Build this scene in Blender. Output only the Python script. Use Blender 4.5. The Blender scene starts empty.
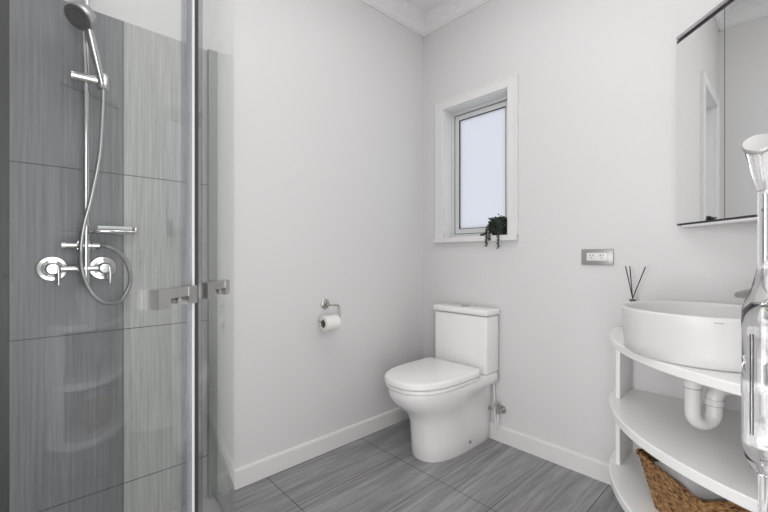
import bpy, bmesh, math, random
from mathutils import Vector, Matrix
random.seed(7)
SC = bpy.context.scene
COL = SC.collection
PI = math.pi

# ------------------------------------------------------------------ camera
CX, CY, CZ = -2.004, -1.755, 1.06
cd = bpy.data.cameras.new('camera')
cam = bpy.data.objects.new('camera', cd)
COL.objects.link(cam)
cam.location = (CX, CY, CZ)
cam.rotation_euler = (PI/2, 0, math.atan2(-.6812, .7323))
cd.sensor_width = 36
cd.lens = 36*385/768
cd.shift_y = 1/768
cd.clip_start = .02
SC.camera = cam

# ------------------------------------------------------------------ world, light, exposure
w = bpy.data.worlds.new('sky')
SC.world = w
w.use_nodes = True
bgn = w.node_tree.nodes['Background']
bgn.inputs[0].default_value = (.95, .962, 1.0, 1)
bgn.inputs[1].default_value = .84

def area(name, loc, size, power, color=(1, .985, .96), rot=(0, 0, 0), size_y=None, shape=None):
    l = bpy.data.lights.new(name, 'AREA')
    l.energy = power
    l.color = color
    l.shape = shape or ('RECTANGLE' if size_y else 'DISK')
    l.size = size
    if size_y: l.size_y = size_y
    o = bpy.data.objects.new(name, l)
    COL.objects.link(o)
    o.location = loc
    o.rotation_euler = rot
    return o
area('ceiling_downlight_light', (-1.02, -1.36, 2.63), .16, 1.6)
area('ceiling_downlight_light', (-1.45, -.92, 2.63), .16, 1.6)
area('ceiling_fill_light', (-1.15, -1.0, 2.645), 1.5, 4.5, (1, .99, .985), (0, 0, 0), 1.2)  # broad soft fill added under the ceiling, no fixture there
# unseen fill lamps, added to brighten the room from two doorways behind the camera
area('doorway_fill_light', (-1.84, -2.02, 1.03), .74, 15, (1, .99, .985), (-PI/2, 0, PI), 1.95)
area('hall_fill_light', (-4.15, -1.45, 1.05), 1.1, 42, (1, .99, .985), (PI/2, 0, -PI/2), 1.8)

SC.view_settings.view_transform = 'Standard'
SC.view_settings.look = 'None'
SC.view_settings.gamma = 1
SC.view_settings.use_curve_mapping = False
SC.view_settings.exposure = .25

# ------------------------------------------------------------------ materials
def mat(name, color, rough=.5, metal=0.0, **kw):
    m = bpy.data.materials.new(name)
    m.use_nodes = True
    b = m.node_tree.nodes['Principled BSDF']
    b.inputs['Base Color'].default_value = (*color, 1)
    b.inputs['Roughness'].default_value = rough
    b.inputs['Metallic'].default_value = metal
    for k, v in kw.items():
        b.inputs[k.replace('_', ' ')].default_value = v
    return m

def N(nt, t, **props):
    n = nt.nodes.new(t)
    for k, v in props.items(): setattr(n, k, v)
    return n

def mottled(m, scale, amount, bump=0.0, stretch=(1, 1, 1)):
    """gentle procedural variation of the base colour and an optional bump"""
    nt = m.node_tree; b = nt.nodes['Principled BSDF']
    c = tuple(b.inputs['Base Color'].default_value)
    tc = N(nt, 'ShaderNodeTexCoord'); mp = N(nt, 'ShaderNodeMapping')
    mp.inputs['Scale'].default_value = stretch
    nz = N(nt, 'ShaderNodeTexNoise'); nz.inputs['Scale'].default_value = scale
    nz.inputs['Detail'].default_value = 5
    nt.links.new(tc.outputs['Object'], mp.inputs[0]); nt.links.new(mp.outputs[0], nz.inputs['Vector'])
    mx = N(nt, 'ShaderNodeMix', data_type='RGBA')
    mx.inputs[6].default_value = tuple(x*(1-amount) for x in c[:3])+(1,)
    mx.inputs[7].default_value = tuple(min(1, x*(1+amount)) for x in c[:3])+(1,)
    nt.links.new(nz.outputs['Fac'], mx.inputs[0]); nt.links.new(mx.outputs[2], b.inputs['Base Color'])
    if bump:
        bp = N(nt, 'ShaderNodeBump'); bp.inputs['Strength'].default_value = bump; bp.inputs['Distance'].default_value = .002
        nt.links.new(nz.outputs['Fac'], bp.inputs['Height']); nt.links.new(bp.outputs[0], b.inputs['Normal'])
    return m

WALL = mottled(mat('wall_paint', (.745, .74, .74), .38, Specular_IOR_Level=.35), 60, .01, .03)
CEIL = mottled(mat('ceiling_paint', (.84, .84, .84), .7), 60, .01)
TRIM = mat('trim_enamel', (.80, .80, .795), .28)
FRAME = mat('window_aluminium', (.72, .73, .73), .35, .3)
RUBBER = mat('dark_rubber', (.04, .04, .042), .5)
CERAMIC = mat('white_ceramic', (.92, .92, .915), .16)
SEATP = mat('seat_plastic', (.94, .94, .935), .22)
LAMINATE = mottled(mat('white_laminate', (.95, .95, .945), .25), 90, .008)
PVC = mat('white_pvc', (.84, .84, .83), .35)
PAPER = mottled(mat('toilet_paper', (.88, .87, .85), .9), 200, .03, .2)
CARD = mat('cardboard', (.25, .20, .16), .9)
CHROME = mat('chrome', (.66, .66, .66), .13, 1)
SATIN = mat('satin_chrome', (.50, .49, .475), .28, 1)
STEEL = mat('brushed_steel', (.55, .55, .55), .35, 1)
SPRAY = mottled(mat('nozzle_plate', (.13, .13, .135), .45, .3), 120, .3)
GREYP = mat('grey_metal_plate', (.40, .40, .395), .35, .4)
WHITEP = mat('white_plastic', (.82, .82, .82), .3)
SLOT = mat('socket_slot', (.02, .02, .02), .6)
REED = mottled(mat('dark_reed', (.035, .03, .028), .8), 100, .3)
BOTTLE = mat('diffuser_bottle', (.10, .09, .09), .15)
POT = mat('black_pot', (.012, .012, .013), .4)
LEAF = mottled(mat('dark_green_leaf', (.030, .050, .028), .5), 80, .5)
STEM = mat('plant_stem', (.03, .035, .02), .7)
CLOTH = mottled(mat('white_cloth', (.90, .90, .90), .8), 30, .04, .3)
TRAY = mottled(mat('shower_tray_acrylic', (.62, .62, .61), .3), 40, .02)

def mirror_mat():
    return mat('mirror_silver', (.90, .91, .905), .01, 1)
MIRROR = mirror_mat()

def glass_mat(name, tint, extra=0.0):
    m = bpy.data.materials.new(name); m.use_nodes = True
    nt = m.node_tree; nt.nodes.clear()
    out = N(nt, 'ShaderNodeOutputMaterial'); mix = N(nt, 'ShaderNodeMixShader')
    tr = N(nt, 'ShaderNodeBsdfTransparent'); tr.inputs[0].default_value = (*tint, 1)
    gl = N(nt, 'ShaderNodeBsdfGlossy'); gl.inputs['Roughness'].default_value = 0.0
    gl.inputs['Color'].default_value = (1, 1, 1, 1)
    fr = N(nt, 'ShaderNodeFresnel'); geo = N(nt, 'ShaderNodeNewGeometry')
    mr = N(nt, 'ShaderNodeMapRange')
    mr.inputs['To Min'].default_value = 1.5; mr.inputs['To Max'].default_value = 1/1.5
    nt.links.new(geo.outputs['Backfacing'], mr.inputs['Value'])
    nt.links.new(mr.outputs[0], fr.inputs['IOR'])
    ad = N(nt, 'ShaderNodeMath', operation='ADD', use_clamp=True); ad.inputs[1].default_value = extra
    nt.links.new(fr.outputs[0], ad.inputs[0]); nt.links.new(ad.outputs[0], mix.inputs[0])
    nt.links.new(tr.outputs[0], mix.inputs[1]); nt.links.new(gl.outputs[0], mix.inputs[2])
    nt.links.new(mix.outputs[0], out.inputs[0])
    return m
GLASS = glass_mat('shower_glass', (.975, .985, .98))
SEAL = glass_mat('clear_seal', (.80, .805, .83), 0)
GEDGE = mat('green_glass_edge', (.30, .32, .30), .4)

def frosted():
    m = bpy.data.materials.new('frosted_glass'); m.use_nodes = True
    nt = m.node_tree; nt.nodes.clear()
    out = N(nt, 'ShaderNodeOutputMaterial'); mix = N(nt, 'ShaderNodeMixShader')
    a = N(nt, 'ShaderNodeBsdfTranslucent'); a.inputs[0].default_value = (.88, .895, .93, 1)
    g = N(nt, 'ShaderNodeBsdfGlossy'); g.inputs['Roughness'].default_value = .25
    mix.inputs[0].default_value = .04
    nt.links.new(a.outputs[0], mix.inputs[1]); nt.links.new(g.outputs[0], mix.inputs[2])
    nt.links.new(mix.outputs[0], out.inputs[0])
    return m
FROST = frosted()

def streak_color(nt, vec_scale, c0, c1, c2):
    """fine directional grain; returns colour socket and the noise height socket"""
    tc = N(nt, 'ShaderNodeTexCoord')
    mp = N(nt, 'ShaderNodeMapping'); mp.inputs['Scale'].default_value = vec_scale
    nt.links.new(tc.outputs['Object'], mp.inputs[0])
    n1 = N(nt, 'ShaderNodeTexNoise'); n1.inputs['Scale'].default_value = 1; n1.inputs['Detail'].default_value = 6
    n1.inputs['Roughness'].default_value = .62
    nt.links.new(mp.outputs[0], n1.inputs['Vector'])
    mp2 = N(nt, 'ShaderNodeMapping'); mp2.inputs['Scale'].default_value = tuple(v*.3 for v in vec_scale)
    nt.links.new(tc.outputs['Object'], mp2.inputs[0])
    n2 = N(nt, 'ShaderNodeTexNoise'); n2.inputs['Scale'].default_value = 1; n2.inputs['Detail'].default_value = 3
    nt.links.new(mp2.outputs[0], n2.inputs['Vector'])
    av = N(nt, 'ShaderNodeMath', operation='MULTIPLY_ADD'); av.inputs[1].default_value = .45
    sc = N(nt, 'ShaderNodeMath', operation='MULTIPLY'); sc.inputs[1].default_value = .55
    nt.links.new(n1.outputs[0], sc.inputs[0])
    nt.links.new(n2.outputs[0], av.inputs[0]); nt.links.new(sc.outputs[0], av.inputs[2])
    cr = N(nt, 'ShaderNodeValToRGB')
    e = cr.color_ramp.elements
    e[0].position = .36; e[0].color = (*c0, 1)
    e[1].position = .63; e[1].color = (*c2, 1)
    k = e.new(.5); k.color = (*c1, 1)
    nt.links.new(av.outputs[0], cr.inputs[0])
    return tc, cr.outputs[0], av.outputs[0]

def grout_mask(nt, sock, offset, period, width):
    """1 on the joint, 0 elsewhere along one coordinate"""
    s = N(nt, 'ShaderNodeMath', operation='SUBTRACT'); s.inputs[1].default_value = offset - period*50
    nt.links.new(sock, s.inputs[0])
    m = N(nt, 'ShaderNodeMath', operation='MODULO'); m.inputs[1].default_value = period
    nt.links.new(s.outputs[0], m.inputs[0])
    l = N(nt, 'ShaderNodeMath', operation='LESS_THAN'); l.inputs[1].default_value = width
    nt.links.new(m.outputs[0], l.inputs[0])
    return l.outputs[0]

def tile_mat(name, axis, vec_scale, cols, jx, px, jy, py, width, grout, ydim, tones=None):
    m = bpy.data.materials.new(name); m.use_nodes = True
    nt = m.node_tree; b = nt.nodes['Principled BSDF']
    tc, csock, h = streak_color(nt, vec_scale, *cols)
    sp = N(nt, 'ShaderNodeSeparateXYZ'); nt.links.new(tc.outputs['Object'], sp.inputs[0])
    a = sp.outputs[axis]; c = sp.outputs[ydim]
    if tones:      # each column of tiles is multiplied by its own tone
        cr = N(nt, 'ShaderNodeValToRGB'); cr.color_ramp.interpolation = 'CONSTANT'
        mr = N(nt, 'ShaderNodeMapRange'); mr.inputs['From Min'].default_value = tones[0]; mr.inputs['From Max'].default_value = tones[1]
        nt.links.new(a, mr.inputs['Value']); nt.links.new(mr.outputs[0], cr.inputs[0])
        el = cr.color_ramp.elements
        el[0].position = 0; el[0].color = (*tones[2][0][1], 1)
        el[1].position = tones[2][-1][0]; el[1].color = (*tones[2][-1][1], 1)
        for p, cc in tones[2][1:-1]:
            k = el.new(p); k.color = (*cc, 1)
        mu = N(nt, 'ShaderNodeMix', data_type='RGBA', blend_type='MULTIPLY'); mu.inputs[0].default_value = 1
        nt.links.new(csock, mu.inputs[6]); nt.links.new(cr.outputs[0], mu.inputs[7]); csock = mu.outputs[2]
    g1 = grout_mask(nt, a, jx, px, width); g2 = grout_mask(nt, c, jy, py, width)
    mxm = N(nt, 'ShaderNodeMath', operation='MAXIMUM'); nt.links.new(g1, mxm.inputs[0]); nt.links.new(g2, mxm.inputs[1])
    mx = N(nt, 'ShaderNodeMix', data_type='RGBA'); mx.inputs[7].default_value = (*grout, 1)
    nt.links.new(mxm.outputs[0], mx.inputs[0]); nt.links.new(csock, mx.inputs[6])
    nt.links.new(mx.outputs[2], b.inputs['Base Color'])
    b.inputs['Roughness'].default_value = .42
    sub = N(nt, 'ShaderNodeMath', operation='SUBTRACT'); nt.links.new(h, sub.inputs[0]); nt.links.new(mxm.outputs[0], sub.inputs[1])
    bp = N(nt, 'ShaderNodeBump'); bp.inputs['Strength'].default_value = .25; bp.inputs['Distance'].default_value = .002
    nt.links.new(sub.outputs[0], bp.inputs['Height']); nt.links.new(bp.outputs[0], b.inputs['Normal'])
    return m
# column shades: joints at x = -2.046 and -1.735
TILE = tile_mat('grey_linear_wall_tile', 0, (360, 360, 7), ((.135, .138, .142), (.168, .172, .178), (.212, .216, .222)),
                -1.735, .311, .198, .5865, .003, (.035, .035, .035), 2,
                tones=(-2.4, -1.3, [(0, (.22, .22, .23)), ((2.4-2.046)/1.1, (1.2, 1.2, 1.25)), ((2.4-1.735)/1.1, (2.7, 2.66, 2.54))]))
TILE_C = tile_mat('grey_linear_side_tile', 1, (360, 360, 7), ((.135, .138, .142), (.168, .172, .178), (.212, .216, .222)),
                -.30, .311, .198, .5865, .003, (.035, .035, .035), 2)
FLOORM = tile_mat('grey_linear_floor_tile', 0, (4, 75, 75), ((.20, .20, .202), (.29, .29, .293), (.41, .41, .413)),
                -.572, .585, -.589, .285, .0035, (.05, .05, .05), 1)

def wicker():
    m = bpy.data.materials.new('woven_water_hyacinth'); m.use_nodes = True
    nt = m.node_tree; b = nt.nodes['Principled BSDF']
    tc = N(nt, 'ShaderNodeTexCoord')
    mp = N(nt, 'ShaderNodeMapping'); mp.inputs['Scale'].default_value = (60, 60, 190)
    nt.links.new(tc.outputs['Object'], mp.inputs[0])
    nz = N(nt, 'ShaderNodeTexNoise'); nz.inputs['Scale'].default_value = 1; nz.inputs['Detail'].default_value = 4
    nt.links.new(mp.outputs[0], nz.inputs['Vector'])
    cr = N(nt, 'ShaderNodeValToRGB'); e = cr.color_ramp.elements
    e[0].position = .34; e[0].color = (.035, .016, .008, 1)
    e[1].position = .72; e[1].color = (.62, .38, .17, 1)
    k = e.new(.46); k.color = (.25, .12, .045, 1)
    k = e.new(.58); k.color = (.42, .23, .09, 1)
    nt.links.new(nz.outputs[0], cr.inputs[0]); nt.links.new(cr.outputs[0], b.inputs['Base Color'])
    b.inputs['Roughness'].default_value = .75
    bp = N(nt, 'ShaderNodeBump'); bp.inputs['Strength'].default_value = .8; bp.inputs['Distance'].default_value = .004
    nt.links.new(nz.outputs[0], bp.inputs['Height']); nt.links.new(bp.outputs[0], b.inputs['Normal'])
    return m
WICKER = wicker()

# ------------------------------------------------------------------ mesh helpers
def bx(bm, x0, x1, y0, y1, z0, z1, bev=0.0, seg=2, mtx=None):
    vs = [bm.verts.new((x, y, z)) for x in (x0, x1) for y in (y0, y1) for z in (z0, z1)]
    fs = [(0, 1, 3, 2), (4, 6, 7, 5), (0, 4, 5, 1), (2, 3, 7, 6), (0, 2, 6, 4), (1, 5, 7, 3)]
    faces = [bm.faces.new([vs[i] for i in f]) for f in fs]
    geo = list(vs)
    if bev:
        r = bmesh.ops.bevel(bm, geom=list({e for f in faces for e in f.edges}), offset=bev, segments=seg, affect='EDGES', profile=.5)
        geo = list({v for f in r['faces'] for v in f.verts} | {v for v in vs if v.is_valid})
        for f in r['faces']: f.smooth = True
    if mtx is not None:
        bmesh.ops.transform(bm, matrix=mtx, verts=geo)
    return geo

def loft(bm, rings, cap0=True, cap1=True, closed=True, smooth=True, flatcap=True):
    R = [[bm.verts.new(p) for p in r] for r in rings]
    n = len(R[0])
    for a, b in zip(R, R[1:]):
        for i in range(n if closed else n-1):
            j = (i+1) % n
            f = bm.faces.new((a[i], a[j], b[j], b[i])); f.smooth = smooth
    if cap0: bm.faces.new(list(reversed(R[0]))).smooth = not flatcap
    if cap1: bm.faces.new(R[-1]).smooth = not flatcap
    return R

def tube(bm, pts, r, n=12, caps=True):
    pts = [Vector(p) for p in pts]
    rs = list(r) if isinstance(r, (list, tuple)) else [r]*len(pts)
    if len(rs) != len(pts): raise ValueError((len(rs), len(pts)))
    prev = None; rings = []
    for i, p in enumerate(pts):
        t = (pts[min(i+1, len(pts)-1)] - pts[max(i-1, 0)]).normalized()
        if prev is None:
            u = t.cross(Vector((0, 0, 1)))
            if u.length < .05: u = t.cross(Vector((0, 1, 0)))
        else:
            u = prev - t*prev.dot(t)
        u.normalize(); v = t.cross(u); prev = u
        rings.append([p + (u*math.cos(2*PI*k/n) + v*math.sin(2*PI*k/n))*rs[i] for k in range(n)])
    loft(bm, rings, caps, caps)

def cyl(bm, a, b, r, n=20): tube(bm, [a, b], r, n)

def smooth_path(pts, k=8):
    P = [Vector(p) for p in pts]; P = [P[0]*2-P[1]] + P + [P[-1]*2-P[-2]]
    out = []
    for i in range(1, len(P)-2):
        for j in range(k):
            t = j/k; a, b, c, d = P[i-1:i+3]
            out.append(.5*((2*b) + (c-a)*t + (2*a-5*b+4*c-d)*t*t + (3*b-a-3*c+d)*t**3))
    out.append(P[-2]); return out

def lathe(bm, origin, profile, n=40, axis=(0, 0, 1)):
    """profile: (radius, height) along axis"""
    A = Vector(axis).normalized()
    u = A.cross(Vector((0, 1, 0)) if abs(A.y) < .9 else Vector((1, 0, 0))).normalized(); v = A.cross(u)
    O = Vector(origin)
    loft(bm, [[O + A*h + (u*math.cos(2*PI*k/n)+v*math.sin(2*PI*k/n))*max(r, 1e-4) for k in range(n)] for r, h in profile])

def autosmooth(o, ang=40):
    me = o.data
    for p in me.polygons: p.use_smooth = True
    try: me.set_sharp_from_angle(angle=math.radians(ang))
    except Exception: pass

def obj(name, bm, m, parent=None, label=None, smooth=40, kind=None, recalc=True):
    if recalc: bmesh.ops.recalc_face_normals(bm, faces=bm.faces[:])
    xs = [v.co for v in bm.verts]
    if parent is None:
        o0 = Vector(((min(v.x for v in xs)+max(v.x for v in xs))/2, (min(v.y for v in xs)+max(v.y for v in xs))/2, min(v.z for v in xs)))
    else:
        o0 = Vector(parent['org'])
    if kind == 'structure': o0 = Vector((0, 0, 0))
    bmesh.ops.translate(bm, verts=bm.verts[:], vec=-o0)
    me = bpy.data.meshes.new(name); bm.to_mesh(me); bm.free()
    o = bpy.data.objects.new(name, me)
    for mm in (m if isinstance(m, (list, tuple)) else [m]): me.materials.append(mm)
    COL.objects.link(o)
    o['org'] = tuple(o0)
    if parent is None: o.location = o0
    else: o.parent = parent
    if label: o['label'] = label
    if kind: o['kind'] = kind
    if smooth: autosmooth(o, smooth)
    return o

def thing(name, label, cat, loc, group=None):
    o = bpy.data.objects.new(name, None); COL.objects.link(o)
    o.location = loc; o['org'] = tuple(loc); o['label'] = label; o['category'] = cat
    o.empty_display_size = .05
    if group: o['group'] = group
    return o
def tag(o, label, cat, group=None):
    o['label'] = label; o['category'] = cat
    if group: o['group'] = group
    return o
B = bmesh.new

# ------------------------------------------------------------------ room shell
XW, YW, ZC = -2.30, -1.93, 2.66
def struct(name, bm, m): return obj(name, bm, m, kind='structure', smooth=None)
XH, YH = -4.3, -3.4       # unseen hall, added to set the fill lamp further back
b = B(); bx(b, XH-.1, .12, YH-.1, .1, -.1, 0); struct('floor', b, FLOORM)
b = B(); bx(b, XH-.1, .12, YH-.1, .1, ZC, ZC+.1); struct('ceiling', b, CEIL)
b = B(); bx(b, XH-.1, .12, 0, .1, 0, ZC); struct('wall_left', b, WALL)
b = B(); bx(b, XW-.1, XW, -1.02, 0, 0, ZC); bx(b, XW-.1, XW, YW, -1.88, 0, ZC); bx(b, XW-.1, XW, -1.88, -1.02, 2.05, ZC); struct('wall_shower_side', b, WALL)  # doorway opening added so the hall fill lamp reaches the room
b = B(); bx(b, XH-.1, XH, YH, 0, 0, ZC); bx(b, XH-.1, .12, YH-.1, YH, 0, ZC); bx(b, 0, .12, YH, YW-.1, 0, ZC); struct('wall_hall', b, WALL)
b = B(); bx(b, XW-.1, -2.22, YW-.1, YW, 0, ZC); bx(b, -1.45, .12, YW-.1, YW, 0, ZC); bx(b, -2.22, -1.45, YW-.1, YW, 2.05, ZC); struct('wall_right', b, WALL)
# window wall with the opening
WY0, WY1, WZ0, WZ1 = -.637, -.177, 1.182, 2.018
b = B()
bx(b, 0, .12, YW, WY0, 0, ZC); bx(b, 0, .12, WY1, 0, 0, ZC)
bx(b, 0, .12, WY0, WY1, 0, WZ0); bx(b, 0, .12, WY0, WY1, WZ1, ZC)
struct('wall_window_side', b, WALL)

# skirting boards with a small rounded top
def skirting(name, p0, p1, out):
    prof = [(0, 0), (.014, 0), (.014, .080), (.012, .086), (.007, .090), (0, .090)]
    b = B(); o = Vector(out)
    loft(b, [[Vector(p)+o*d+Vector((0, 0, z)) for d, z in prof] for p in (p0, p1)], smooth=False)
    return struct(name, b, TRIM)
skirting('baseboard_left', (-1.39, 0, 0), (0, 0, 0), (0, -1, 0))
skirting('baseboard_window_side', (0, -.014, 0), (0, -1.20, 0), (-1, 0, 0))
# cornice
def cornice(name, p0, p1, out):
    prof = [(0, 0), (0, -.090), (.010, -.090), (.012, -.082), (.018, -.080), (.020, -.068), (.030, -.045), (.048, -.026), (.066, -.018), (.068, -.010), (.078, -.008), (.080, 0)]
    b = B(); o = Vector(out)
    loft(b, [[Vector(p)+o*d+Vector((0, 0, ZC+z)) for d, z in prof] for p in (p0, p1)], smooth=False)
    return struct(name, b, CEIL)
cornice('trim_1', (XW, 0, 0), (0, 0, 0), (0, -1, 0))
cornice('trim_2', (0, 0, 0), (0, YW, 0), (-1, 0, 0))
cornice('trim_3', (XW, YW, 0), (0, YW, 0), (0, 1, 0))
cornice('trim_4', (XW, 0, 0), (XW, YW, 0), (1, 0, 0))

# shower tiling on the two walls
XT = -1.396
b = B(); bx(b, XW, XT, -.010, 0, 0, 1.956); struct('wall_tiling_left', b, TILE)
b = B(); bx(b, XW, XW+.010, -.97, -.010, 0, 1.956); struct('wall_tiling_shower_side', b, TILE_C)

# ------------------------------------------------------------------ window
b = B()
def yz(y0, y1, z0, z1, x0, x1, bev=.0): bx(b, x0, x1, y0, y1, z0, z1, bev)
ar = .016
yz(WY0-.052, WY0, WZ0-.01, WZ1+.058, -ar, 0, .003)
yz(WY1, WY1+.055, WZ0-.01, WZ1+.058, -ar, 0, .003)
yz(WY0, WY1, WZ1, WZ1+.058, -ar, 0, .003)
# raised outer bead
yz(WY0-.062, WY0-.050, WZ0-.01, WZ1+.050, -ar-.002, 0, .002)
yz(WY1+.050, WY1+.062, WZ0-.01, WZ1+.050, -ar-.002, 0, .002)
yz(WY0-.062, WY1+.062, WZ1+.050, WZ1+.062, -ar-.002, 0, .002)
# reveal lining
yz(WY0, WY0+.006, WZ0+.0035, WZ1, -.002, .12); yz(WY1-.006, WY1, WZ0+.0035, WZ1, -.002, .12)
yz(WY0+.006, WY1-.006, WZ1-.006, WZ1, -.002, .12)
struct('trim_5', b, TRIM)
b = B(); bx(b, -.002, .119, WY0+.001, WY1-.001, WZ0-.003, WZ0+.003); bx(b, -.034, -.0005, WY0-.062, WY1+.062, WZ0-.030, WZ0+.003, .004)
struct('trim_6', b, TRIM)
win = bpy.data.objects.new('window_1', None); COL.objects.link(win); win['kind'] = 'structure'; win['org'] = (.09, -.41, WZ0); win.location = (.09, -.41, WZ0)
b = B()
y0, y1, z0, z1 = WY0+.006, WY1-.006, WZ0+.004, WZ1-.006
t = .022
for (a0, a1, c0, c1) in ((y0, y0+t, z0, z1), (y1-t, y1, z0, z1), (y0+t, y1-t, z0, z0+t), (y0+t, y1-t, z1-t, z1)):
    bx(b, .068, .118, a0, a1, c0, c1, .002)
obj('window_frame', b, FRAME, win, smooth=None)
b = B(); t2 = .030; q = t+.004
for (a0, a1, c0, c1) in ((y0+q, y0+q+t2, z0+q, z1-q), (y1-q-t2, y1-q, z0+q, z1-q), (y0+q+t2, y1-q-t2, z0+q, z0+q+t2), (y0+q+t2, y1-q-t2, z1-q-t2, z1-q)):
    bx(b, .078, .108, a0, a1, c0, c1, .002)
sash = obj('window_sash', b, FRAME, win, smooth=None)
b = B(); r0 = q+t2
for (a0, a1, c0, c1) in ((y0+r0-.001, y0+r0+.003, z0+r0, z1-r0), (y1-r0-.003, y1-r0+.001, z0+r0, z1-r0), (y0+r0, y1-r0, z0+r0-.001, z0+r0+.003), (y0+r0, y1-r0, z1-r0-.003, z1-r0+.001)):
    bx(b, .080, .100, a0, a1, c0, c1)
for (a0, a1, c0, c1) in ((y0+t, y0+q, z0+t, z1-t), (y1-q, y1-t, z0+t, z1-t), (y0+t, y1-t, z0+t, z0+q), (y0+t, y1-t, z1-q, z1-t)):
    bx(b, .086, .104, a0, a1, c0, c1)
obj('window_gasket', b, RUBBER, win, smooth=None)
b = B(); bx(b, .090, .094, y0+r0-.004, y1-r0+.004, z0+r0-.004, z1-r0+.004); obj('window_pane', b, FROST, win, smooth=None)

# ------------------------------------------------------------------ shower enclosure (quarter circle)
EC = (-2.296, -.05); ER = .90
SEAM = 48.6; KINK = math.radians(6)
def arc(phi, r=ER):
    if phi < 0: return EC[0]+r, EC[1]-phi*.01           # straight return to the wall
    a = math.radians(-phi); x, y = EC[0]+r*math.cos(a), EC[1]+r*math.sin(a)
    if phi > SEAM:                                      # the left leaf stands slightly further out
        a = math.radians(-SEAM); px, py = EC[0]+ER*math.cos(a), EC[1]+ER*math.sin(a)
        c, s_ = math.cos(KINK), math.sin(KINK); dx, dy = x-px, y-py
        x, y = px+dx*c-dy*s_, py+dx*s_+dy*c
    return x, y
def curved(bm, p0, p1, z0, z1, ra, rb, n=40):
    rings = []
    for i in range(n+1):
        ph = p0+(p1-p0)*i/n; xa, ya = arc(ph, ra); xb, yb = arc(ph, rb)
        rings.append([(xa, ya, z0), (xb, yb, z0), (xb, yb, z1), (xa, ya, z1)])
    loft(bm, rings)
    return bm
GZ0, GZ1 = .045, 1.98
tray = thing('shower_tray', 'low curved acrylic shower tray at the foot of the grey tiles', 'shower tray', (-1.9, -.4, 0))
b = B(); n = 40
outer = [(XT, -.010)] + [arc(90*i/n, ER+.02) for i in range(n+1)] + [(XW+.010, EC[1]-ER-.02), (XW+.010, -.010)]
outer = [(max(x, XW+.0102), min(y, -.0102)) for x, y in outer]
loft(b, [[(x, y, .001) for x, y in outer], [(x, y, .018) for x, y in outer]], smooth=False)
obj('tray_base', b, TRAY, tray)
b = B(); curved(b, 0, 86, .018, .042, ER-.014, ER+.014); obj('threshold_rail', b, STEEL, tray)
b = B(); lathe(b, (-2.05, -.25, .018), [(.0, 0), (.045, 0), (.045, .003), (.0, .003)], 24); obj('drain_cover', b, CHROME, tray)

def handle(parent, ph0, ph1, zt, flip=False):
    """bow shaped bracket of flat bar that stands off the curved glass"""
    b = B()
    def blk(pa, pb, z0, z1, ra, rb): curved(b, pa, pb, z0, z1, ra, rb, 6)
    H = .042; g = abs(ph1-ph0)
    s = 1 if ph1 > ph0 else -1
    w = 2.3
    ro = ER+.006
    blk(ph0, ph0+s*w, zt-H, zt, ro, ro+.018)
    blk(ph1-s*w, ph1, zt-H, zt, ro, ro+.018)
    blk(ph0+s*w, ph1-s*w, zt-H*.52, zt, ro+.004, ro+.017)
    h = obj('door_handle', b, SATIN, parent, 'satin chrome bow handle')
    b = B()
    x, y = arc((ph0+ph1)/2, ER-.004); x2, y2 = arc((ph0+ph1)/2, ER+.022)
    cyl(b, (x, y, zt-H*.7), (x2, y2, zt-H*.7), .007, 12)
    obj('handle_bolt', b, CHROME, h)
    return h
dl = thing('shower_door', 'left curved glass shower door in front of the tap and slide rail, handle at its right edge', 'shower door', (*arc(60), .042), 'pair of curved glass shower doors')
b = B(); curved(b, 49.4, 86, GZ0, GZ1, ER-.003, ER+.003); obj('glass_panel', b, GLASS, dl)
b = B(); curved(b, 49.4, 50.9, GZ0, GZ1, ER-.007, ER+.007, 4); obj('edge_seal', b, SEAL, dl)
b = B(); curved(b, 48.75, 49.2, GZ0, GZ1, ER-.008, ER+.008, 4); obj('magnet_strip', b, WHITEP, dl, 'white magnetic strip')
handle(dl, 49.9, 58.6, .991)
dr = thing('shower_door', 'right curved glass shower door seen nearly edge-on beside the white wall', 'shower door', (*arc(22), .042), 'pair of curved glass shower doors')
b = B(); curved(b, -2, 47.5, GZ0, GZ1, ER-.003, ER+.003); obj('glass_panel', b, GLASS, dr)
b = B(); curved(b, 47.5, 48.6, GZ0, GZ1, ER-.007, ER+.007, 4); obj('edge_seal', b, RUBBER, dr, 'black closing seal')
b = B(); curved(b, 46.1, 47.5, GZ0, GZ1, ER-.006, ER+.006, 4); obj('clear_strip', b, SEAL, dr)
handle(dr, 46.6, 37.6, .994)
b = B(); bx(b, -1.428, -1.391, -.030, -.011, .018, 1.956, .002); obj('wall_channel', b, GEDGE, dr, 'grey green wall channel')

# ------------------------------------------------------------------ shower rail, hand shower, mixer, dish
YF = -.010
rail = thing('shower_slide_rail', 'vertical chrome slide rail with bracket on the grey tiles', 'shower rail', (-1.850, YF, .98))
b = B(); cyl(b, (-1.850, -.058, .972), (-1.850, -.058, 2.03), .0105); obj('rail_bar', b, CHROME, rail)
for z in (1.10, 2.02):
    b = B(); cyl(b, (-1.850, YF, z), (-1.850, -.066, z), .012); lathe(b, (-1.850, YF, z), [(.0, 0), (.024, 0), (.024, .006), (.0, .008)], 24, (0, -1, 0))
    cyl(b, (-1.850, -.058, z-.016), (-1.850, -.058, z+.016), .016)
    obj('rail_mount', b, CHROME, rail)
b = B(); cyl(b, (-1.886, -.064, 1.683), (-1.800, -.072, 1.683), .0165); cyl(b, (-1.892, -.064, 1.683), (-1.884, -.064, 1.683), .019)
lathe(b, (-1.803, -.072, 1.650), [(.0, 0), (.012, 0), (.019, .006), (.019, .052), (.013, .060), (.0, .060)], 20)
obj('sliding_bracket', b, CHROME, rail, 'chrome slider holding the hand shower')

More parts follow.
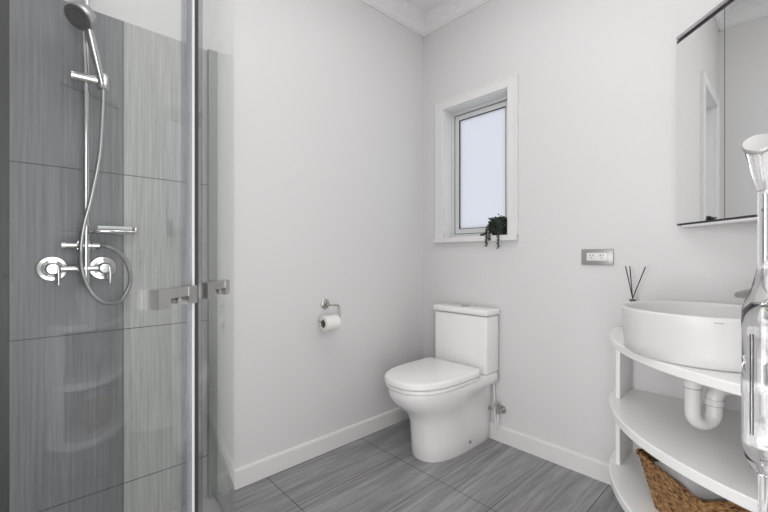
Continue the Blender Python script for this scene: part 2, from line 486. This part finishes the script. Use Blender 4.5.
hs = thing('hand_shower', 'round chrome hand shower tilted down from the rail bracket', 'hand shower', (-1.803, -.075, 1.66))
p0 = Vector((-1.803, -.076, 1.655)); p1 = Vector((-1.848, -.124, 1.828))
b = B(); tube(b, smooth_path([p0, p0.lerp(p1, .4), p0.lerp(p1, .8), p1], 6), [.0095+.0045*math.sin(i/18*PI*.8) for i in range(19)], 16); obj('grip', b, CHROME, hs)
ax = Vector((-.32, -.24, -.46)).normalized()
hc = Vector((-1.872, -.132, 1.860))
b = B(); lathe(b, hc, [(.0, -.034), (.026, -.034), (.036, -.026), (.042, -.006), (.0435, .010), (.041, .014), (.0, .014)], 40, ax)
head = obj('shower_head', b, STEEL, hs)
b = B(); lathe(b, hc, [(.0, .0142), (.039, .0142), (.039, .016), (.0, .0175)], 40, ax); obj('spray_plate', b, SPRAY, head, 'dark nozzle plate')
b = B()
u = ax.cross(Vector((1, 0, 0))).normalized(); v = ax.cross(u)
for k in range(16):
    a = 2*PI*k/16
    c = hc+ax*.0165+(u*math.cos(a)+v*math.sin(a))*.028
    cyl(b, c, c+ax*.003, .0022, 8)
obj('nozzle_ring', b, RUBBER, head)

mx = thing('shower_mixer', 'chrome wall mixer with two lever taps and a cross bar', 'tap', (-1.866, YF, 1.02))
for xx in (-1.938, -1.796):
    b = B(); lathe(b, (xx, YF, 1.02), [(.0, 0), (.043, 0), (.043, .006), (.040, .010), (.030, .011), (.029, .016), (.020, .018), (.020, .060), (.016, .066), (.0, .066)], 32, (0, -1, 0))
    tp = obj('tap_body', b, CHROME, mx)
    b = B(); tube(b, [(xx+.012, -.068, 1.028), (xx+.014, -.070, 1.005), (xx+.014, -.068, .966)], [.009, .007, .005], 12); obj('lever', b, CHROME, tp)
b = B(); cyl(b, (-1.930, -.055, 1.02), (-1.872, -.055, 1.02), .010); cyl(b, (-1.842, -.055, 1.02), (-1.800, -.055, 1.02), .010)
cyl(b, (-1.874, -.055, 1.02), (-1.840, -.055, 1.02), .0135); obj('cross_pipe', b, CHROME, mx)
b = B(); cyl(b, (-1.850, -.056, .965), (-1.850, -.056, 1.094), .013); obj('riser', b, CHROME, mx)
b = B(); cyl(b, (-1.912, -.058, 1.100), (-1.820, -.058, 1.100), .009); cyl(b, (-1.916, -.058, 1.100), (-1.905, -.058, 1.100), .013)
cyl(b, (-1.862, -.058, 1.100), (-1.838, -.058, 1.100), .015); cyl(b, (-1.828, -.058, 1.100), (-1.812, -.058, 1.100), .0115)
obj('diverter', b, CHROME, mx)

b = B()
hp = [(-1.803, -.078, 1.655), (-1.806, -.085, 1.58), (-1.815, -.09, 1.42), (-1.838, -.092, 1.27), (-1.860, -.095, 1.16), (-1.868, -.098, 1.07),
      (-1.862, -.100, 1.00), (-1.838, -.100, .935), (-1.800, -.098, .898), (-1.755, -.095, .905), (-1.727, -.090, .955), (-1.724, -.082, 1.00),
      (-1.737, -.074, 1.05), (-1.765, -.066, 1.085), (-1.795, -.060, 1.099), (-1.814, -.058, 1.100)]
sp = smooth_path(hp, 40)
tube(b, sp, [.0066 if i % 2 else .0074 for i in range(len(sp))], 10)
tag(obj('shower_hose', b, STEEL), 'flexible metal shower hose looping below the mixer', 'hose')

sd = thing('soap_dish', 'chrome soap shelf beside the slide rail', 'soap dish', (-1.765, YF, 1.145))
b = B(); bx(b, -1.822, -1.718, -.095, -.030, 1.158, 1.170, .004)
obj('dish', b, WHITEP, sd, 'clear white tray')
b = B()
tube(b, smooth_path([(-1.835, -.060, 1.150), (-1.826, -.102, 1.150), (-1.72, -.102, 1.150), (-1.700, -.085, 1.150), (-1.700, -.040, 1.150), (-1.72, -.024, 1.150), (-1.835, -.024, 1.150)], 6), .006, 10)
cyl(b, (-1.850, -.058, 1.140), (-1.850, -.058, 1.172), .015); cyl(b, (-1.702, -.06, 1.143), (-1.702, -.06, 1.170), .010)
obj('dish_holder', b, CHROME, sd)

# ------------------------------------------------------------------ toilet
YT = -.405
def D(xb, xf, hw, z, n=28, rb=.012, p=2.4, frac=.55):
    """outline, flat at the back (xb) and rounded at the front (xf < xb)"""
    L = xb-xf; le = L*frac; xs = xf+le
    pts = [(xb, hw-rb), (xb-rb, hw)]
    pts += [(xb-rb+(xs-(xb-rb))*k/4, hw) for k in range(1, 4)]
    for i in range(n+1):
        a = PI/2+PI*i/n; c, s = math.cos(a), math.sin(a)
        pts.append((xs+le*math.copysign(abs(c)**(2/p), c), hw*math.copysign(abs(s)**(2/p), s)))
    pts += [(xb-rb+(xs-(xb-rb))*k/4, -hw) for k in (3, 2, 1)]
    pts += [(xb-rb, -hw), (xb, -hw+rb)]
    return [(x, YT+y, z) for x, y in pts]
toilet = thing('toilet', 'white close-coupled toilet with its lid down in the corner under the window', 'toilet', (-.33, YT, 0))
b = B()
prof = [(0, -.500, .122), (.010, -.508, .128), (.10, -.512, .132), (.19, -.520, .136), (.235, -.540, .142), (.275, -.585, .157), (.315, -.635, .172), (.35, -.658, .180), (.372, -.664, .183), (.388, -.662, .182), (.393, -.656, .178)]
rings = []
for z, xf, hw in prof:
    rings.append(D(-.018, xf, hw, z))
# keep the rear of the skirt slimmer than the bowl
out = []
for (z, xf, hw), r in zip(prof, rings):
    rr = []
    for x, y, zz in r:
        k = max(0, min(1, (x+.36)/.34)) if z < .34 else 0
        y2 = YT+(y-YT)*(1-k) + math.copysign(min(abs(y-YT), .128), y-YT)*k
        rr.append((x, y2, zz))
    out.append(rr)
loft(b, out)
obj('bowl', b, CERAMIC, toilet, smooth=50)
b = B(); loft(b, [D(-.018, -.26, .178, .350, frac=.2), D(-.018, -.26, .183, .358, frac=.2), D(-.018, -.26, .183, .398, frac=.2), D(-.018, -.26, .178, .404, frac=.2)])
obj('rear_deck', b, CERAMIC, toilet, smooth=50)
def slab(name, xb, xf, hw, z0, z1, r, m):
    b = B(); loft(b, [D(xb, xf+r, hw-r, z0, frac=.62), D(xb, xf, hw, z0+r*.5, frac=.62), D(xb, xf, hw, z1-r, frac=.62), D(xb, xf+r*.4, hw-r*.4, z1-r*.35, frac=.62), D(xb, xf+r*1.6, hw-r*1.6, z1, frac=.62)])
    return obj(name, b, m, toilet, smooth=50)
slab('seat', -.205, -.672, .186, .398, .415, .004, SEATP)
slab('lid', -.200, -.679, .190, .417, .452, .010, SEATP)
b = B(); bx(b, -.150, -.018, YT-.184, YT+.184, .404, .728, .014, 4); cis = obj('cistern', b, CERAMIC, toilet)
b = B(); bx(b, -.158, -.016, YT-.191, YT+.191, .732, .766, .010, 4); lid = obj('cistern_lid', b, CERAMIC, toilet)
b = B(); lathe(b, (-.085, YT, .766), [(.0, 0), (.026, 0), (.026, .004), (.024, .006), (.0, .006)], 32); fb = obj('flush_button', b, SATIN, toilet, 'round chrome flush button')
b = B(); cyl(b, (-.235, YT-.07, .408), (-.235, YT+.07, .408), .008); obj('seat_hinge', b, CHROME, toilet)
b = B(); lathe(b, (-.23, YT-.131, .052), [(.0, -.004), (.009, -.004), (.009, .004), (.006, .007), (.0, .008)], 16, (0, -1, 0)); obj('fixing_cap', b, SATIN, toilet, 'small chrome fixing cap')

vl = thing('stop_valve', 'chrome stop valve with flexible hose beside the toilet', 'valve', (-.03, -.60, .18))
b = B(); cyl(b, (-.0005, -.600, .185), (-.052, -.600, .185), .010); lathe(b, (-.0005, -.600, .185), [(.0, 0), (.024, 0), (.022, .006), (.0, .008)], 20, (-1, 0, 0))
cyl(b, (-.050, -.600, .175), (-.050, -.600, .232), .0115); obj('valve_body', b, SATIN, vl)
b = B(); tube(b, [(-.050, -.600, .236), (-.09, -.606, .239), (-.148, -.614, .237)], [.0075, .006, .006], 10); lathe(b, (-.144, -.6135, .237), [(.0, 0), (.013, 0), (.016, .005), (.013, .014), (.0, .014)], 14, (-1, -.1, 0)); obj('valve_lever', b, STEEL, vl)
b = B(); tube(b, smooth_path([(-.050, -.600, .176), (-.052, -.598, .13), (-.046, -.590, .085), (-.036, -.578, .10), (-.030, -.568, .20), (-.030, -.562, .345)], 8), .005, 10); obj('flexible_hose', b, WHITEP, vl, 'thin white hose')

# ------------------------------------------------------------------ toilet roll and holder
hd = thing('toilet_roll_holder', 'chrome open-arm toilet roll holder on the white wall', 'holder', (-.804, 0, .80))
b = B(); lathe(b, (-.812, -.0005, .805), [(.0, 0), (.027, 0), (.027, .005), (.022, .010), (.010, .012), (.010, .034), (.0, .036)], 28, (0, -1, 0)); obj('wall_rose', b, SATIN, hd)
b = B(); tube(b, smooth_path([(-.812, -.030, .805), (-.812, -.050, .803), (-.800, -.060, .802), (-.775, -.062, .801), (-.763, -.064, .792), (-.761, -.066, .734), (-.770, -.066, .724), (-.79, -.066, .724), (-.884, -.066, .724), (-.890, -.066, .732)], 6), .0048, 10)
obj('arm', b, SATIN, hd)
rl = thing('toilet_roll', 'white toilet roll hanging on the chrome holder', 'toilet roll', (-.815, -.066, .66))
b = B()
def ring(x, r, n=36): return [(x, -.066+r*math.cos(2*PI*k/n), .7105+r*math.sin(2*PI*k/n)) for k in range(n)]
loft(b, [ring(-.866, .0205), ring(-.868, .022), ring(-.868, .038), ring(-.866, .041), ring(-.782, .041), ring(-.780, .038), ring(-.780, .022), ring(-.782, .0205), ring(-.866, .0205)], False, False)
paper = obj('paper', b, PAPER, rl)
b = B(); loft(b, [ring(-.8675, .0202), ring(-.8675, .0185), ring(-.7805, .0185), ring(-.7805, .0202), ring(-.8675, .0202)], False, False); obj('cardboard_core', b, CARD, rl, 'brown cardboard core')

# ------------------------------------------------------------------ power outlet
ol = thing('power_outlet', 'grey double power outlet on the wall right of the window', 'outlet', (0, -1.10, 1.02))
b = B(); bx(b, -.010, -.0003, -1.172, -1.031, 1.022, 1.098, .003); obj('cover_plate', b, GREYP, ol)
b = B(); bx(b, -.0125, -.009, -1.146, -1.057, 1.042, 1.080, .001); ins = obj('socket_insert', b, WHITEP, ol, 'white insert')
for yc in (-1.079, -1.124):
    b = B()
    for s in (-1, 1):
        bx(b, -.0132, -.0124, -.0012, .0012, -.005, .005, mtx=Matrix.Translation((0, yc+s*.0065, 1.068)) @ Matrix.Rotation(s*math.radians(28), 4, 'X'))
    bx(b, -.0132, -.0124, yc-.001, yc+.001, 1.052, 1.060)
    obj('socket_slots', b, SLOT, ins, 'dark pin slots')
    b = B(); bx(b, -.015, -.0124, yc-.016, yc-.009, 1.047, 1.058, .001); obj('rocker_switch', b, WHITEP, ins)

# ------------------------------------------------------------------ trailing plant on the sill
pl = thing('trailing_plant', 'small dark trailing plant in a black pot on the window sill', 'plant', (-.002, -.570, WZ0+.004))
pc = Vector((.012, -.572, WZ0+.0045))
b = B(); loft(b, [[pc+Vector((r*math.cos(2*PI*k/28), r*math.sin(2*PI*k/28), z)) for k in range(28)] for r, z in ((.036, 0), (.040, .003), (.045, .085), (.045, .090), (.041, .090), (.040, .078))]); obj('pot', b, POT, pl)
bl, bs = B(), B()
def leaf(p, s):
    d = Vector((random.uniform(-1, 1), random.uniform(-1, 1), random.uniform(-.7, 1))).normalized()
    u = d.cross(Vector((random.random(), random.random(), random.random()))).normalized(); n = d.cross(u)
    q = [p, p+d*s*.5+u*s*.32+n*s*.08, p+d*s, p+d*s*.5-u*s*.32+n*s*.08]
    q2 = [c+n*.0007 for c in q]
    V = [bl.verts.new(c) for c in q+q2]
    bl.faces.new(V[:4]); bl.faces.new(V[7:3:-1])
    for i in range(4): bl.faces.new((V[i], V[4+i], V[4+(i+1) % 4], V[(i+1) % 4]))
top = pc+Vector((0, 0, .085))
for i in range(300):
    a = random.random()*2*PI; r = .050*math.sqrt(random.random())
    p = top+Vector((r*math.cos(a), r*math.sin(a), random.uniform(-.01, .032)*(1.1-r/.06)))
    p.y = max(p.y, -.626)
    leaf(p, random.uniform(.009, .016))
for i in range(260):
    a = random.uniform(1.2, 4.4); r = random.uniform(.046, .062)
    leaf(pc+Vector((r*math.cos(a), r*math.sin(a), random.uniform(.012, .098))), random.uniform(.008, .014))
trails = [[(-.01, .040, .080), (-.040, .052, .050), (-.056, .050, 0), (-.060, .048, -.03), (-.062, .046, -.062)],
          [(-.03, .020, .080), (-.050, .032, .040), (-.058, .030, -.005), (-.060, .028, -.028)],
          [(-.03, -.022, .080), (-.052, -.028, .050), (-.060, -.030, 0), (-.062, -.030, -.04), (-.062, -.029, -.076)],
          [(-.02, .042, .060), (-.034, .062, .020), (-.036, .080, .006), (-.036, .100, .005)],
          [(-.03, .008, .08), (-.050, .012, .05), (-.054, .014, .020)],
          [(0, .042, .075), (-.010, .052, .040), (-.014, .050, .012)]]
for t_ in trails:
    pth = smooth_path([pc+Vector(q) for q in t_], 8); tube(bs, pth, .0012, 6)
    for q in pth:
        for _ in range(5): leaf(q+Vector((random.uniform(-.004, .002), random.uniform(-.005, .005), 0)), random.uniform(.007, .011))
obj('foliage', bl, LEAF, pl, smooth=None, kind='stuff'); obj('stems', bs, STEM, pl)

# ------------------------------------------------------------------ corner mirror cabinet
CK = Vector((0, YW, 0)); DG = Vector((-1, 1, 0)).normalized(); LT = Vector((1, 1, 0)).normalized()   # outward from the corner; towards the window wall end
def cn(d, l, z): return CK + DG*d + LT*l + Vector((0, 0, z))
DF = .52/math.sqrt(2); HL = DF         # the front face lies DF out from the corner
cab = thing('mirror_cabinet', 'three-door mirror cabinet set across the corner above the basin', 'cabinet', cn(.2, 0, 1.18))
def prism(bm, pts, z0, z1): loft(bm, [[Vector((p[0], p[1], z0)) for p in pts], [Vector((p[0], p[1], z1)) for p in pts]], smooth=False)
b = B(); g = .003
prism(b, [cn(g*1.5, 0, 0), cn(DF-.004, -HL+g+.008, 0), cn(DF-.004, HL-g-.008, 0)], 1.192, 1.955); obj('carcass', b, LAMINATE, cab)
def lat_box(bm, d0, d1, l0, l1, z0, z1, bev=0): return bx(bm, d0, d1, l0, l1, z0, z1, bev, mtx=Matrix(((DG.x, LT.x, 0, CK.x), (DG.y, LT.y, 0, CK.y), (0, 0, 1, 0), (0, 0, 0, 1))))
wd = 2*HL/3
for i in range(3):
    l1 = HL-.012-i*(2*HL-.024)/3; l0 = l1-(2*HL-.024)/3
    b = B(); lat_box(b, DF-.003, DF+.012, l0+.0012, l1-.0012, 1.198, 1.945); obj('mirror_door', b, MIRROR, cab, smooth=None)
b = B(); lat_box(b, DF-.004, DF+.018, -HL+.018, HL-.018, 1.958, 1.972, .002); obj('top_rail', b, STEEL, cab, 'metal top rail')
b = B(); lat_box(b, DF-.003, DF+.010, -HL+.012, HL-.012, 1.946, 1.957); obj('shadow_gap_strip', b, RUBBER, cab, 'dark strip')
b = B(); lat_box(b, DF-.003, DF+.010, -HL+.012, HL-.012, 1.1905, 1.197); obj('shadow_gap_strip', b, RUBBER, cab, 'dark strip')
b = B(); lat_box(b, DF-.03, DF+.012, -HL+.040, HL-.040, 1.180, 1.190, .002); obj('bottom_rail', b, TRIM, cab)

# ------------------------------------------------------------------ corner vanity
RV = .745
def quarter(R, z, inset=.003, n=44, rc=.055):
    """quarter disc with its centre in the corner, both front ends rounded"""
    pts = [(-inset, YW+inset)]
    pts.append((-inset, YW+R-rc*.9))
    for k in range(1, 8):
        a = k/8*PI/2
        pts.append((-inset-rc*.9*(1-math.cos(a)), YW+R-rc*.9+rc*.9*math.sin(a)))
    for k in range(n+1):
        a = math.radians(6+78*k/n); pts.append((-R*math.sin(a), YW+R*math.cos(a)))
    for k in range(7, 0, -1):
        a = k/8*PI/2
        pts.append((-(R-rc*.9+rc*.9*math.sin(a)), YW+inset+rc*.9*(1-math.cos(a))))
    pts.append((-(R-rc*.9), YW+inset))
    return [(x, y, z) for x, y in pts]
van = thing('corner_vanity', 'white quarter-round corner vanity with open shelves and basin on top', 'vanity', (-.3, YW+.3, 0))
def shelf(name, zt, th):
    b = B(); e = .004
    loft(b, [quarter(RV-e, zt-th), quarter(RV, zt-th+e), quarter(RV, zt-e), quarter(RV-e, zt)])
    return obj(name, b, LAMINATE, van, smooth=35)
shelf('countertop', .740, .030)
shelf('middle_shelf', .467, .034)
shelf('bottom_shelf', .190, .036)
def panel(y0, y1, x0, x1, z0, z1):
    b = B(); bx(b, x0, x1, y0, y1, z0, z1, .0015); return obj('side_panel', b, LAMINATE, van)
for (z0, z1) in ((.467, .710), (.190, .433)):
    panel(-1.248, -1.232, -.185, -.003, z0, z1)
    panel(YW+.003, YW+.185, -.698, -.682, z0, z1)
b = B(); cyl(b, (-.120, -1.2485, .262), (-.120, -1.2492, .262), .003, 10); obj('screw_cap', b, SLOT, van, 'tiny dark screw hole')
b = B(); loft(b, [quarter(RV-.07, 0), quarter(RV-.07, .154)]); obj('plinth', b, GREYP, van, 'grey plinth')

bs_ = thing('vessel_basin', 'round white vessel basin on the corner vanity top', 'basin', (-.385, -1.545, .740))
BC = Vector((-.378, -1.545, .7405))
b = B(); lathe(b, BC, [(.0, 0), (.212, 0), (.220, .006), (.223, .040), (.227, .100), (.231, .142), (.2305, .148), (.227, .1505), (.222, .148), (.219, .140), (.212, .090), (.190, .048), (.150, .028), (.06, .018), (.0, .016)], 96)
bowlo = obj('basin_bowl', b, mat('basin_ceramic', (.76, .76, .755), .3), bs_, smooth=60)
b = B(); lathe(b, BC+Vector((0, 0, .0165)), [(.0, 0), (.032, .001), (.032, .004), (.0, .007)], 24); obj('basin_waste', b, CHROME, bs_, 'chrome waste')
# short overflow mark on the outer wall of the bowl
am = math.radians(0)
dv = (Vector((CX, CY, 0))-Vector((BC.x, BC.y, 0))).normalized()
a0 = math.atan2(dv.y, dv.x)+math.radians(8)
b = B()
tube(b, [BC+Vector((.2306*math.cos(a0+t), .2306*math.sin(a0+t), .136)) for t in [i*.012 for i in range(-4, 5)]], .0011, 6)
obj('maker_mark', b, GREYP, bs_, 'small grey mark')

fc = thing('basin_tap', 'slim chrome basin tap pointing over the white vessel basin', 'tap', (-.155, -1.775, .740))
ft = Vector((-.302, -1.622, .934)); fb_ = Vector((-.150, -1.775, .985))
b = B(); lathe(b, (-.145, -1.780, .7405), [(.0, 0), (.030, 0), (.030, .006), (.022, .010), (.022, .255), (.018, .262), (.0, .262)], 28); obj('tap_column', b, CHROME, fc)
b = B()
dirv = (ft-fb_).normalized(); side = dirv.cross(Vector((0, 0, 1))).normalized(); upv = side.cross(dirv)
rings = []
for p, hw, hh in ((fb_, .017, .011), (ft-dirv*.006, .015, .009), (ft, .013, .007)):
    rings.append([p+side*hw*c+upv*hh*s for c, s in ((-1, -.6), (-.8, -1), (.8, -1), (1, -.6), (1, .6), (.8, 1), (-.8, 1), (-1, .6))])
loft(b, rings, smooth=False); obj('spout', b, SATIN, fc, 'flat chrome spout')
b = B(); tube(b, [(-.145, -1.780, 1.0), (-.145, -1.780, 1.02), (-.115, -1.81, 1.045)], [.012, .010, .006], 12); obj('lever', b, CHROME, fc)

# waste trap under the counter
tp_ = thing('waste_trap', 'white plastic waste trap under the vanity top', 'pipe', (-.375, -1.53, .60))
A0 = Vector((-.400, -1.520, .7095))
side = Vector((.7071, -.7071, 0))    # towards the corner
sd2 = Vector((.7323, -.6812, 0)).normalized()
b = B(); r = .0225
pth = [A0, A0+Vector((0, 0, -.04)), A0+Vector((0, 0, -.158))]
cc = A0+Vector((0, 0, -.158))+sd2*.036
pth += [cc+Vector((0, 0, -1))*.036*math.sin(a)-sd2*.036*math.cos(a) for a in [PI*k/12 for k in range(1, 12)]]
E1 = cc+sd2*.036
pth += [E1, E1+Vector((0, 0, .034))]
tube(b, pth, r, 24); obj('u_bend', b, PVC, tp_)
b = B()
E2 = E1+Vector((0, 0, .034))
tube(b, [E2, E2+Vector((0, 0, .012)), E2+Vector((.008, -.006, .030)), E2+Vector((.024, -.018, .040)), E2+Vector((.05, -.04, .043)), E2+Vector((.24, -.22, .043))], .0225, 24); obj('outlet_elbow', b, PVC, tp_)
b = B(); cyl(b, A0+Vector((0, 0, -.076)), A0+Vector((0, 0, -.056)), .0265, 28); obj('union_nut', b, WHITEP, tp_)
b = B(); cyl(b, E2+Vector((0, 0, -.010)), E2+Vector((0, 0, .008)), .0262, 28); obj('union_nut', b, WHITEP, tp_)
b = B(); cyl(b, A0+Vector((0, 0, -.079)), A0+Vector((0, 0, -.076)), .0255, 28); obj('seal_ring', b, GREYP, tp_, 'grey ring')
b = B(); cyl(b, E2+Vector((0, 0, -.0125)), E2+Vector((0, 0, -.010)), .0245, 28); obj('seal_ring', b, GREYP, tp_)

# reed diffuser
rd = thing('reed_diffuser', 'small dark reed diffuser bottle behind the basin near the wall', 'diffuser', (-.075, -1.285, .7405))
RX, RY = -.070, -1.265
b = B(); lathe(b, (RX, RY, .7405), [(.0, 0), (.030, 0), (.032, .004), (.032, .090), (.026, .102), (.010, .108), (.010, .128), (.0125, .129), (.0125, .136), (.0, .136)], 28); obj('bottle', b, BOTTLE, rd)
rt = Vector(.5*(Vector((0, 0, 0)))) if False else Vector((RX, RY, .880))
for dx, dy, dz in ((-.004, .026, .140), (-.003, .010, .140), (.006, -.046, .138)):
    b = B(); cyl(b, rt-Vector((dx, dy, dz))*.35, rt+Vector((dx, dy, dz)), .0021, 8); obj('reed', b, REED, rd)

# wicker basket with cloth on the bottom shelf
bk = thing('wicker_basket', 'brown woven basket on the bottom shelf of the vanity', 'basket', cn(.58, -.02, .1905))
def rrect(d0, d1, l0, l1, z, r=.018, n=5, sag=0):
    pts = []
    for (cd_, cl, a0_) in ((d1-r, l1-r, 0), (d0+r, l1-r, PI/2), (d0+r, l0+r, PI), (d1-r, l0+r, 1.5*PI)):
        for k in range(n+1):
            a = a0_+PI/2*k/n; pts.append((cd_+r*math.cos(a), cl+r*math.sin(a)))
    # extra points along the sides
    out = []
    for i, p in enumerate(pts):
        q_ = pts[(i+1) % len(pts)]; out.append(p)
        if i % (n+1) == n:
            for k in range(1, 14): out.append((p[0]+(q_[0]-p[0])*k/14, p[1]+(q_[1]-p[1])*k/14))
    return [cn(d, l, z) for d, l in out]
bd0, bd1, bl0, bl1 = .400, .684, -.172, .128
b = B(); rings = []
hz = .168; nrow = 26
for i in range(nrow+1):
    t = i/nrow; ins_ = .035*(1-t)+.0022*(i % 2)
    rings.append(rrect(bd0+ins_, bd1-ins_, bl0+ins_, bl1-ins_, .1912+hz*t))
for i in range(nrow, 2, -3):
    t = i/nrow; ins_ = .035*(1-t)+.012
    rings.append(rrect(bd0+ins_, bd1-ins_, bl0+ins_, bl1-ins_, .1912+hz*t-.001))
loft(b, rings)
# alternate the strands along each row for a woven surface
basket = obj('basket_body', b, WICKER, bk, smooth=None)
b = B()
ro_ = rrect(bd0, bd1, bl0, bl1, .1912+hz)
for ph in (0, PI):
    pth = []
    for i, p in enumerate(ro_+ro_[:2]):
        a = i*1.9+ph; pth.append(Vector(p)+DG*.003*math.cos(a)+Vector((0, 0, .003+.0035*math.sin(a))))
    tube(b, pth, .0055, 8)
obj('rim_braid', b, WICKER, bk)
b = B()
rg = []
for z, ins_ in ((.30, .034), (.350, .026), (.362, .045), (.368, .09)):
    rr = rrect(bd0+ins_+.01, bd1-ins_+(.004 if z > .35 else 0), bl0+ins_+.03, bl1-ins_-.02, z, .02)
    rg.append([p+Vector((0, 0, .006*math.sin(17*p.x+23*p.y)+.004*math.sin(61*p.y))) for p in rr])
loft(b, rg)
tag(obj('folded_towel', b, CLOTH), 'folded white towel lying in the woven basket', 'towel')

# ------------------------------------------------------------------ chrome column at the right edge
kx, ky = -1.301, -1.726
CHROME2 = mat('clear_glass', (.97, .975, .975), .03, 0, Transmission_Weight=1, IOR=1.42)
cs = thing('clear_stand', 'tall slender clear stand with tilted round cap at the right edge', 'stand', (kx, ky, 0))
b = B(); lathe(b, (kx, ky, 0), [(.0, 0), (.075, 0), (.075, .006), (.07, .012), (.012, .020), (.0, .020)], 48); obj('base_plate', b, CHROME2, cs)
b = B(); lathe(b, (kx, ky, 0), [(.0, .020), (.0068, .020), (.0068, .782), (.0, .782)], 32); obj('lower_pole', b, CHROME2, cs)
b = B(); lathe(b, (kx, ky, 0), [(.0, .775), (.008, .777), (.015, .784), (.0205, .798), (.0225, .815), (.0225, .878), (.0235, .880), (.0235, .900), (.0225, .902), (.0225, .960), (.0232, .975), (.0225, .992), (.0185, 1.006), (.013, 1.020), (.0095, 1.036), (.0075, 1.050), (.0, 1.050)], 48)
lathe(b, (kx, ky, 0), [(.0, 1.000), (.010, .998), (.0175, .985), (.0195, .965), (.0195, .815), (.0175, .802), (.012, .794), (.0, .792)], 48)
for f in b.faces: f.smooth = True
obj('barrel', b, CHROME2, cs, 'wide clear barrel')
lo = Vector((-.7323, .6812, 0))*.0135
b = B(); kk = Vector((kx, ky, 0)); tube(b, [kk+lo+Vector((0, 0, .83)), kk+lo+Vector((0, 0, .96))], .0018, 10); obj('inner_rod', b, STEEL, cs, 'thin dark rod inside the barrel')
b = B(); tube(b, [kk+Vector((0, 0, 1.055)), kk+Vector((0, 0, 1.142))], .0018, 10); obj('inner_rod', b, STEEL, cs, 'thin dark rod inside the upper pole')
b = B(); cyl(b, (kx, ky, 1.045), (kx, ky, 1.147), .0072, 28); obj('upper_pole', b, CHROME2, cs)
n = 32; rr = []
capax = Vector((-.66, .05, .52)).normalized()
CC = Vector((-1.3075, -1.7205, 1.205))
b = B()
for k0, r_ in ((0, .0072), (.15, .0085), (.6, .0120), (1, .0150)):
    base = Vector((kx, ky, 1.145)).lerp(CC, k0)
    A = Vector((0, 0, 1)).lerp(capax, k0).normalized(); u_ = A.cross(Vector((0, 1, 0))).normalized(); v_ = A.cross(u_)
    rr.append([base+(u_*math.cos(2*PI*k/n)+v_*math.sin(2*PI*k/n))*r_ for k in range(n)])
loft(b, rr); obj('neck', b, CHROME2, cs)
b = B(); lathe(b, CC, [(.0, -.002), (.0152, -.002), (.0162, .001), (.0162, .004), (.0152, .0055), (.0, .006)], 40, capax); obj('cap', b, GREYP, cs, 'pale oval cap')

for o in SC.objects:
    if 'org' in o: del o['org']
